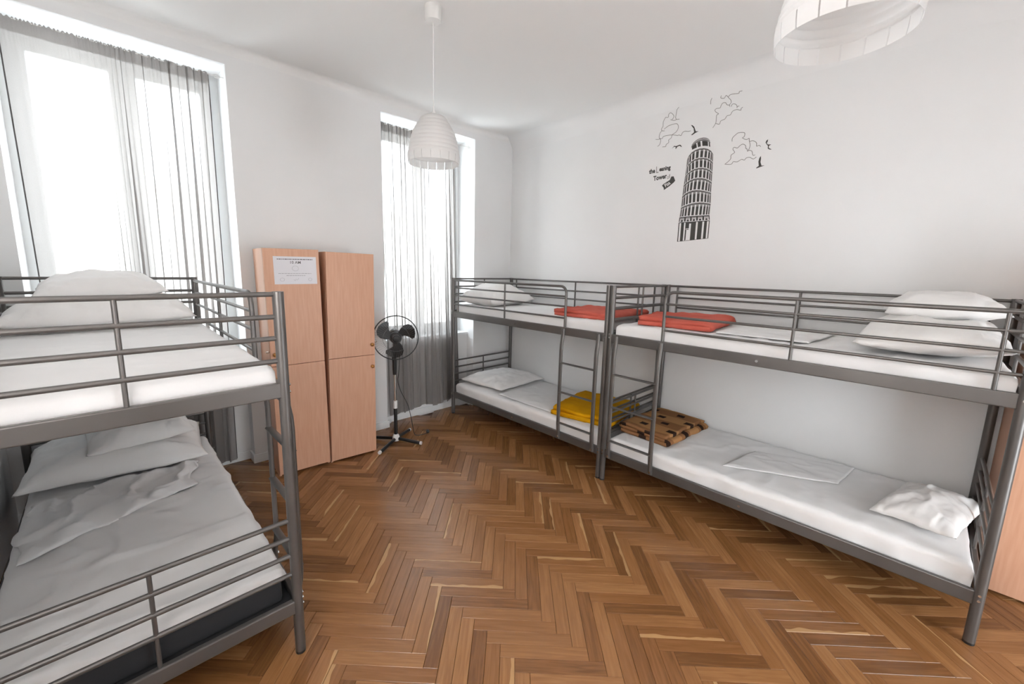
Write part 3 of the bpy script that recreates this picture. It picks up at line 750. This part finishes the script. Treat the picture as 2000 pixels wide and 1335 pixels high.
# ------------------------------------------------------------------ pedestal fan
FAN = thing('pedestal_fan', 'black and chrome pedestal fan standing on a cross base by the locker', 'fan', (0.40, -1.912, 0), (0, 0, -0.42))
for k, (a, l_) in enumerate(((-0.60, 0.285), (1.02, 0.255), (2.54, 0.27), (4.14, 0.25))):
    dx, dy = math.cos(a), math.sin(a)
    leg = MB().tube([(0.02 * dx, 0.02 * dy, 0.040), (l_ * dx, l_ * dy, 0.020)], 0.015, 12, ry=0.015).build('base_leg', M_black, FAN, smooth=True)
    MB().tube([(l_ * dx, l_ * dy, 0.020), ((l_ + 0.018) * dx, (l_ + 0.018) * dy, 0.019)], 0.0165, 12, ry=0.017).build('end_cap', M_whitepl, leg, smooth=True)
MB().lathe([(0.0001, 0.018), (0.030, 0.018), (0.034, 0.03), (0.034, 0.06), (0.026, 0.078), (0.021, 0.085), (0.0001, 0.085)], seg=24).build('base_hub', M_whitepl, FAN, smooth=True)
MB().lathe([(0.0001, 0.08), (0.017, 0.08), (0.017, 0.36), (0.0001, 0.36)], seg=20).build('lower_tube', M_black, FAN, smooth=True)
MB().lathe([(0.0001, 0.352), (0.021, 0.352), (0.022, 0.40), (0.019, 0.425), (0.0001, 0.425)], seg=20).build('height_collar', M_whitepl, FAN, smooth=True)
MB().lathe([(0.0001, 0.42), (0.0105, 0.42), (0.0105, 0.72), (0.0001, 0.72)], seg=16).build('upper_tube', M_chrome, FAN, smooth=True)
MB().lathe([(0.0001, 0.69), (0.016, 0.69), (0.020, 0.74), (0.022, 0.86), (0.026, 0.94), (0.0001, 0.95)], seg=20).build('neck', M_black, FAN, smooth=True)
HZ = 1.062
mo = MB().lathe([(0.0001, -0.165), (0.04, -0.16), (0.062, -0.12), (0.066, -0.05), (0.06, -0.02), (0.0001, -0.02)], (0.01, 0.012, HZ), 28, 'x').build('motor_housing', M_black, FAN, smooth=True)
MB().box(-0.03, 0.03, -0.015, 0.015, 0.93, HZ - 0.03, 0.006).build('tilt_joint', M_black, FAN, smooth=True)
cx, cy = 0.075, 0.012
MB().lathe([(0.0001, 0.028), (0.02, 0.027), (0.045, 0.018), (0.056, 0.0), (0.056, -0.03), (0.0001, -0.03)], (cx, cy, HZ), 28, 'x').build('blade_hub', M_black, FAN, smooth=True)
outl = [(0.02, 0.045), (0.04, 0.085), (0.075, 0.118), (0.115, 0.128), (0.15, 0.112), (0.176, 0.075), (0.183, 0.03), (0.176, -0.012), (0.15, -0.022), (0.12, 0.002), (0.085, 0.016), (0.045, 0.008)]
for k in range(3):
    rt = 2 * PI * k / 3 + 0.02
    vs = []
    for off in (0.0015, -0.0015):
        for (u, v) in outl:
            rad = math.hypot(u, v); an = math.atan2(v, u)
            px = cx - 0.004 + off + 0.055 * (an - 0.5) * min(1, rad / 0.12) * 0.7
            vs.append((px, cy + rad * math.cos(an + rt), HZ + rad * math.sin(an + rt)))
    n = len(outl); fs = [tuple(range(n)), tuple(range(2 * n - 1, n - 1, -1))] + [(i, (i + 1) % n, n + (i + 1) % n, n + i) for i in range(n)]
    MB().add(vs, fs).build('blade', M_black, FAN)
RG = 0.208
gx = cx - 0.005
MB().tube([(gx, cy + RG * math.cos(a), HZ + RG * math.sin(a)) for a in [2 * PI * k / 64 for k in range(65)]], 0.0052, 10, up=(1, 0, 0)).build('guard_rim', M_black, FAN, smooth=True)
M_wire = mat('grey_wire', srgb(150, 150, 152), 0.35, 0.8)
for sgn, nm in ((1, 'front_guard'), (-1, 'rear_guard')):
    gw = MB()
    for k in range(54):
        a = 2 * PI * k / 54; pts = []
        for rr_, xo in ((0.035, 0.062), (0.10, 0.058), (0.16, 0.042), (0.198, 0.016), (RG, 0.0)):
            pts.append((gx + sgn * xo, cy + rr_ * math.cos(a + 0.25 * rr_ * sgn), HZ + rr_ * math.sin(a + 0.25 * rr_ * sgn)))
        gw.tube(pts, 0.0005, 4, cap=False)
    for rr_, xo in ((0.035, 0.062), (0.12, 0.0535)):
        gw.tube([(gx + sgn * xo, cy + rr_ * math.cos(a), HZ + rr_ * math.sin(a)) for a in [2 * PI * k / 36 for k in range(37)]], 0.001, 4, cap=False)
    o = gw.build(nm, M_wire, FAN, recalc=False); o['kind'] = 'stuff'
    if sgn > 0: MB().lathe([(0.0001, 0.006), (0.028, 0.004), (0.034, -0.002), (0.0001, -0.004)], (gx + 0.064, cy, HZ), 24, 'x').build('guard_badge', M_black, FAN, smooth=True)
def smooth_path(pts, n=8):
    out = []; P_ = [Vector(p) for p in pts]
    for i in range(len(P_) - 1):
        p0, p1, p2, p3 = P_[max(i - 1, 0)], P_[i], P_[i + 1], P_[min(i + 2, len(P_) - 1)]
        for k in range(n):
            t_ = k / n
            out.append(0.5 * ((2 * p1) + (p2 - p0) * t_ + (2 * p0 - 5 * p1 + 4 * p2 - p3) * t_ ** 2 + (3 * p1 - p0 - 3 * p2 + p3) * t_ ** 3))
    out.append(P_[-1]); return out
MB().tube(smooth_path([(-0.06, 0.02, 0.98), (-0.03, 0.05, 0.86), (0.0, 0.038, 0.70), (-0.02, 0.03, 0.62), (-0.06, 0.06, 0.50), (-0.10, 0.13, 0.34), (-0.12, 0.165, 0.18), (-0.12, 0.19, 0.03), (-0.10, 0.215, 0.006), (-0.10, 0.27, 0.005), (-0.13, 0.33, 0.006)]), 0.0032, 6).build('power_cord', M_black, FAN, smooth=True)
MB().box(-0.165, -0.125, 0.32, 0.352, 0.002, 0.030, 0.008).build('plug', M_black, FAN, smooth=True)

# ------------------------------------------------------------------ pendant lamps
def pendant(label, x, y, tilt):
    root = thing('pendant_lamp', label, 'lamp', (x, y, H), group='white ribbed pendant lamps')
    MB().lathe([(0.0001, 0), (0.054, 0.0), (0.054, -0.07), (0.048, -0.084), (0.0001, -0.088)], seg=32).build('ceiling_cup', M_whitepl, root, smooth=True)
    MB().tube([(0, 0, -0.085), (0, 0, -0.615)], 0.0028, 8).build('cord', M_whitepl, root, smooth=True)
    MB().lathe([(0.004, -0.58), (0.007, -0.605), (0.020, -0.625), (0.024, -0.69), (0.0001, -0.69)], seg=20).build('socket', M_whitepl, root, smooth=True)
    zb = 2.395 - H
    prof = [(0.30, 0.030), (0.292, 0.060), (0.281, 0.080), (0.243, 0.104), (0.188, 0.136), (0.134, 0.152), (0.079, 0.162), (0.046, 0.167)]
    def R(h_):
        for (h1, r1), (h2, r2) in zip(prof, prof[1:]):
            if h1 >= h_ >= h2: return r1 + (r2 - r1) * (h1 - h_) / (h1 - h2)
        return prof[-1][1] if h_ < 0.05 else prof[0][1]
    pts = []; bands = 9; htop, hbot = 0.281, 0.048
    for b_ in range(bands):
        h1 = htop - (htop - hbot) * b_ / bands; h2 = htop - (htop - hbot) * (b_ + 1) / bands
        for q in (0.0, 0.25, 0.5, 0.75, 0.97):
            hh = h1 + (h2 - h1) * q
            pts.append((R(hh) + 0.0035 * math.sin(PI * q), zb + hh))
    MB().lathe([(0.030, zb + 0.300), (0.062, zb + 0.292)] + pts, seg=64).build('shade', M_shade, root, smooth='full', recalc=False)
    for k in range(18):                                             # lowest tier is cut into short flaps
        a0 = 2 * PI * k / 18 + 0.012; a1 = 2 * PI * (k + 1) / 18 - 0.012; vs = []; fs = []
        hs = [(0.060, 0.1665), (0.045, 0.1695), (0.022, 0.1685), (0.0, 0.1655)]
        for h_, r_ in hs:
            for q in range(5):
                a = a0 + (a1 - a0) * q / 4; vs.append((r_ * math.cos(a), r_ * math.sin(a), zb + h_))
        for i in range(3):
            for q in range(4): fs.append((i * 5 + q, i * 5 + q + 1, i * 5 + q + 6, i * 5 + q + 5))
        MB().add(vs, fs).build('shade_flap', M_shade, root, smooth='full', recalc=False)
    return root
pendant('white ribbed bell pendant lamp on a long cord in front of the narrow window', 1.512, -2.195, 0)
pendant('white ribbed pendant lamp cut off by the top right corner', 3.62, -2.21, 0)

# ------------------------------------------------------------------ wall sticker of the leaning tower
CLOUDS=[[[(2.118, 3.185), (2.095, 3.162), (2.091, 3.134), (2.088, 3.097), (2.094, 3.079), (2.076, 3.075), (2.043, 3.089)], [(2.123, 3.076), (2.094, 3.079)], [(1.993, 3.121), (2.019, 3.117), (2.02, 3.138), (2.037, 3.149), (2.062, 3.128), (2.071, 3.107), (2.057, 3.088)], [(1.993, 3.121), (1.983, 3.105), (1.973, 3.081), (1.974, 3.047), (1.963, 3.032), (1.967, 3.012), (1.992, 3.006)], [(1.967, 3.012), (1.95, 2.992), (1.946, 2.953), (1.976, 2.943), (1.984, 2.956), (2.017, 2.96), (2.068, 2.954), (2.097, 2.946), (2.12, 2.939), (2.133, 2.94), (2.152, 2.932), (2.163, 2.955), (2.185, 2.961), (2.212, 2.953), (2.233, 2.954)], [(1.99, 3.022), (2.033, 3.042), (2.097, 3.043), (2.117, 3.024), (2.119, 2.998), (2.103, 2.972), (2.081, 2.962), (2.068, 2.954)], [(1.913, 2.947), (1.937, 2.942), (1.957, 2.942), (1.963, 2.924), (1.956, 2.895), (1.938, 2.881)], [(2.068, 2.954), (2.061, 2.93), (2.039, 2.917), (2.041, 2.895), (2.019, 2.882), (2.016, 2.866), (1.985, 2.867)]], [[(2.384, 3.133), (2.384, 3.166), (2.403, 3.193), (2.43, 3.202), (2.457, 3.199), (2.464, 3.182), (2.461, 3.161), (2.488, 3.151), (2.502, 3.169), (2.526, 3.141), (2.541, 3.124), (2.546, 3.102), (2.536, 3.091), (2.538, 3.075)], [(2.52, 3.151), (2.529, 3.164), (2.55, 3.166), (2.596, 3.159), (2.6, 3.171), (2.62, 3.171)], [(2.537, 3.086), (2.515, 3.094), (2.503, 3.113), (2.481, 3.116), (2.469, 3.1), (2.463, 3.083), (2.436, 3.085), (2.423, 3.075), (2.436, 3.055), (2.456, 3.039), (2.441, 3.032), (2.441, 3.0), (2.439, 2.968), (2.42, 2.939)], [(2.439, 2.968), (2.47, 2.955), (2.479, 2.978), (2.51, 2.986), (2.524, 3.007), (2.55, 3.009), (2.563, 3.032), (2.593, 3.038), (2.625, 3.025), (2.626, 3.037), (2.637, 3.045)], [(2.549, 3.072), (2.557, 3.088), (2.579, 3.083), (2.593, 3.066), (2.595, 3.05)], [(2.594, 3.058), (2.609, 3.062)]], [[(2.584, 2.797), (2.584, 2.823), (2.608, 2.845), (2.628, 2.854), (2.671, 2.845), (2.672, 2.816), (2.66, 2.808), (2.69, 2.789), (2.709, 2.795), (2.714, 2.771), (2.736, 2.772), (2.757, 2.76), (2.768, 2.745), (2.77, 2.724), (2.787, 2.728), (2.798, 2.716)], [(2.714, 2.771), (2.722, 2.738), (2.714, 2.703), (2.707, 2.699), (2.702, 2.716), (2.692, 2.723), (2.689, 2.744), (2.668, 2.759), (2.648, 2.752), (2.629, 2.737), (2.605, 2.747), (2.596, 2.733), (2.612, 2.706), (2.587, 2.689), (2.587, 2.662), (2.571, 2.643), (2.546, 2.625)], [(2.546, 2.625), (2.595, 2.617), (2.609, 2.634), (2.64, 2.628), (2.67, 2.642), (2.691, 2.633), (2.704, 2.647), (2.729, 2.648), (2.756, 2.63), (2.776, 2.642)], [(2.714, 2.703), (2.739, 2.693), (2.75, 2.66), (2.765, 2.66)]]]
BIRDS=[[(2.233, 3.0), (2.246, 2.997), (2.263, 2.979), (2.279, 2.94), (2.303, 2.935), (2.276, 2.927), (2.25, 2.914), (2.241, 2.918), (2.265, 2.935), (2.258, 2.968)], [(2.077, 2.835), (2.096, 2.855), (2.114, 2.849), (2.145, 2.856), (2.155, 2.852), (2.167, 2.835), (2.161, 2.834), (2.148, 2.847), (2.126, 2.843), (2.114, 2.826), (2.109, 2.829), (2.113, 2.841), (2.096, 2.848)], [(2.845, 2.76), (2.844, 2.745), (2.838, 2.734), (2.847, 2.722), (2.87, 2.717), (2.855, 2.71), (2.856, 2.695), (2.878, 2.68), (2.865, 2.681), (2.85, 2.691), (2.849, 2.711), (2.836, 2.729), (2.83, 2.738), (2.834, 2.752)], [(2.808, 2.644), (2.811, 2.623), (2.81, 2.598), (2.82, 2.57), (2.842, 2.567), (2.812, 2.561), (2.788, 2.554), (2.783, 2.558), (2.801, 2.571), (2.795, 2.605), (2.799, 2.63)]]
STOREYS=[[(2.199, 2.004), (2.294, 2.01), (2.388, 2.017), (2.47, 2.023)], [(2.198, 2.17), (2.288, 2.171), (2.382, 2.171), (2.469, 2.171)], [(2.201, 2.22), (2.283, 2.223), (2.377, 2.222), (2.462, 2.22)], [(2.208, 2.305), (2.263, 2.326), (2.384, 2.334), (2.463, 2.315)], [(2.211, 2.403), (2.261, 2.437), (2.374, 2.436), (2.457, 2.407)], [(2.215, 2.497), (2.259, 2.531), (2.373, 2.538), (2.454, 2.493)], [(2.22, 2.571), (2.272, 2.616), (2.365, 2.625), (2.451, 2.576)], [(2.225, 2.638), (2.265, 2.694), (2.361, 2.708), (2.447, 2.655)], [(2.225, 2.712), (2.258, 2.768), (2.361, 2.787), (2.443, 2.722)]]
CROWN={'base': [(2.256, 2.787), (2.298, 2.796), (2.368, 2.798), (2.419, 2.779)], 'brow': [(2.252, 2.811), (2.279, 2.836), (2.34, 2.852), (2.411, 2.818)], 'cap': [(2.25, 2.822), (2.27, 2.851), (2.326, 2.874), (2.376, 2.873), (2.411, 2.829)]}
TICKET=[(2.01, 2.523), (2.027, 2.536), (2.081, 2.563), (2.093, 2.591), (2.114, 2.59), (2.132, 2.55), (2.12, 2.536), (2.081, 2.508), (2.032, 2.48), (2.029, 2.499)]

ST = thing('wall_sticker', 'dark vinyl wall sticker of the leaning tower with clouds, birds and lettering', 'wall sticker', (0, 0, 0))
TH = 0.0012
def ribbon(mb, pts, wd):
    for (x0, z0), (x1, z1) in zip(pts, pts[1:]):
        dx, dz = x1 - x0, z1 - z0; l_ = math.hypot(dx, dz) or 1e-6; ex, ez = dx / l_ * wd * 0.3, dz / l_ * wd * 0.3; nx_, nz_ = -dz / l_ * wd / 2, dx / l_ * wd / 2
        mb.poly([(x0 - ex + nx_, z0 - ez + nz_), (x1 + ex + nx_, z1 + ez + nz_), (x1 + ex - nx_, z1 + ez - nz_), (x0 - ex - nx_, z0 - ez - nz_)], TH)
for cl in CLOUDS:
    mb = MB()
    for ln in cl: ribbon(mb, [(p.x, p.z) for p in smooth_path([(x, 0, z) for x, z in ln], 3)], 0.0036)
    mb.build('cloud', M_vinyl2, ST)
for b_ in BIRDS:
    mb = MB().poly(b_, TH); mb.build('bird', M_vinyl, ST)
def line_at(ln, t_):
    # smooth curve through four points, parameter by arc position
    a, b, c_, d_ = [Vector((x, z)) for x, z in ln]
    ts = [0.0]
    for p, q in ((a, b), (b, c_), (c_, d_)): ts.append(ts[-1] + (q - p).length)
    ts = [q / ts[-1] for q in ts]; P_ = [a, b, c_, d_]; r_ = Vector((0, 0))
    for i in range(4):
        w_ = 1.0
        for j in range(4):
            if i != j: w_ *= (t_ - ts[j]) / (ts[i] - ts[j])
        r_ += P_[i] * w_
    return r_
def cell(lo, hi, t0, t1, v0, v1, n=3):
    q = []
    for k in range(n + 1):
        t_ = t0 + (t1 - t0) * k / n; p = line_at(lo, t_).lerp(line_at(hi, t_), v0); q.append((p.x, p.y))
    for k in range(n, -1, -1):
        t_ = t0 + (t1 - t0) * k / n; p = line_at(lo, t_).lerp(line_at(hi, t_), v1); q.append((p.x, p.y))
    return q
tower = MB(); grey = MB()
S0 = STOREYS
# ground floor: dark panels between pale pilasters, one bay holds the door
for k, (t0, t1) in enumerate(((0.0, 0.03), (0.09, 0.185), (0.235, 0.255), (0.42, 0.575), (0.635, 0.775), (0.835, 0.92), (0.975, 1.0))):
    tower.poly(cell(S0[0], S0[1], t0, t1, 0.0, 1.0), TH)
tower.poly(cell(S0[0], S0[1], 0.255, 0.355, 0.68, 1.0), TH); tower.poly(cell(S0[0], S0[1], 0.255, 0.275, 0.05, 0.6), TH); tower.poly(cell(S0[0], S0[1], 0.345, 0.42, 0.93, 1.0), TH)
tower.poly(cell(S0[0], S0[1], 0.03, 1.0, 0.0, 0.02), TH); grey.poly(cell(S0[0], S0[1], 0.27, 0.35, 0.6, 0.66), TH)
# frieze with blind arches
for k in range(5):
    t0, t1 = k / 5, (k + 1) / 5
    tower.poly(cell(S0[1], S0[2], t0, t1, 0.80, 1.0), TH); tower.poly(cell(S0[1], S0[2], t0, t0 + 0.03, 0.2, 0.8), TH); tower.poly(cell(S0[1], S0[2], t1 - 0.03, t1, 0.2, 0.8), TH)
    grey.poly(cell(S0[1], S0[2], t0 + 0.045, t1 - 0.045, 0.60, 0.74), TH)
    tower.poly(cell(S0[1], S0[2], t0 + 0.065, t1 - 0.065, 0.18, 0.5), TH)
tower.poly(cell(S0[1], S0[2], 0, 1, -0.02, 0.10, 6), TH)
# six galleries with arcades
for s_ in range(2, 8):
    lo, hi = S0[s_], S0[s_ + 1]; n = 10
    tower.poly(cell(lo, hi, 0.0, 1.0, 0.86, 0.93, 8), TH); grey.poly(cell(lo, hi, 0.0, 1.0, 0.935, 1.0, 8), TH)
    for k in range(n):
        c_ = 0.5 - 0.5 * math.cos(PI * (0.08 + 0.84 * (k + 0.25) / n)); d_ = 0.5 - 0.5 * math.cos(PI * (0.08 + 0.84 * (k + 0.85) / n))
        tower.poly(cell(lo, hi, c_, d_, 0.06, 0.72, 2), TH)
        grey.poly(cell(lo, hi, c_, d_, 0.73, 0.84, 2), TH)
    grey.poly(cell(lo, hi, 0.0, 0.014, 0.05, 0.85, 2), TH); grey.poly(cell(lo, hi, 0.986, 1.0, 0.05, 0.85, 2), TH)
# belfry
cb, br, cp = CROWN['base'], CROWN['brow'], CROWN['cap']
for t0, t1 in ((0.04, 0.28), (0.34, 0.48), (0.56, 0.84), (0.90, 0.97)):
    tower.poly(cell(cb, br, t0, t1, 0.12, 0.95), TH)
cap4 = [cp[0], cp[1], cp[2], cp[4]]
mid4 = [cp[0], cp[1], ((cp[2][0] + cp[3][0]) / 2, cp[3][1] + 0.001), cp[4]]
tower.poly(cell(br, mid4, 0.0, 1.0, 0.0, 0.30, 8), TH); grey.poly(cell(br, mid4, 0.02, 0.98, 0.40, 0.62, 8), TH); tower.poly(cell(br, mid4, 0.05, 0.95, 0.80, 1.0, 8), TH)
TW = tower.build('tower', M_vinyl, ST); grey.build('tower_shading', M_vinyl2, TW)['kind'] = 'stuff'
# lettering
WY = -0.0006
def wall_text(body, x, z, ang, size, material, name, bold=0.002, sx=0.80):
    ca, sa = math.cos(ang), math.sin(ang)
    return text_mesh(name, body, size, material, ST, basis((ca, 0, sa), (-sa, 0, ca), (0, -1, 0), (x, WY, z)), 0.0005, 'LEFT', bold, sx)
wall_text('the', 1.872, 2.647, 0.03, 0.056, M_vinyl, 'lettering')
wall_text('L', 1.940, 2.643, 0.06, 0.085, M_vinyl2, 'lettering', 0.0, 0.62)
wall_text('eaning', 1.972, 2.655, 0.02, 0.052, M_vinyl, 'lettering')
wall_text('Tower', 1.921, 2.577, 0.06, 0.058, M_vinyl, 'lettering')
wall_text('of', 2.052, 2.572, 0.20, 0.052, M_vinyl2, 'lettering', 0.0)
tk = MB().poly(TICKET, TH).build('ticket', M_vinyl, ST)
text_ = text_mesh('lettering', 'Pisa', 0.048, mat('white_vinyl', srgb(225, 224, 222), 0.6), tk, basis((0.834, 0, 0.552), (-0.552, 0, 0.834), (0, -1, 0), (2.047, -0.0016, 2.500)), 0.0004, 'LEFT', 0.001, 0.72)

bpy.context.view_layer.update()
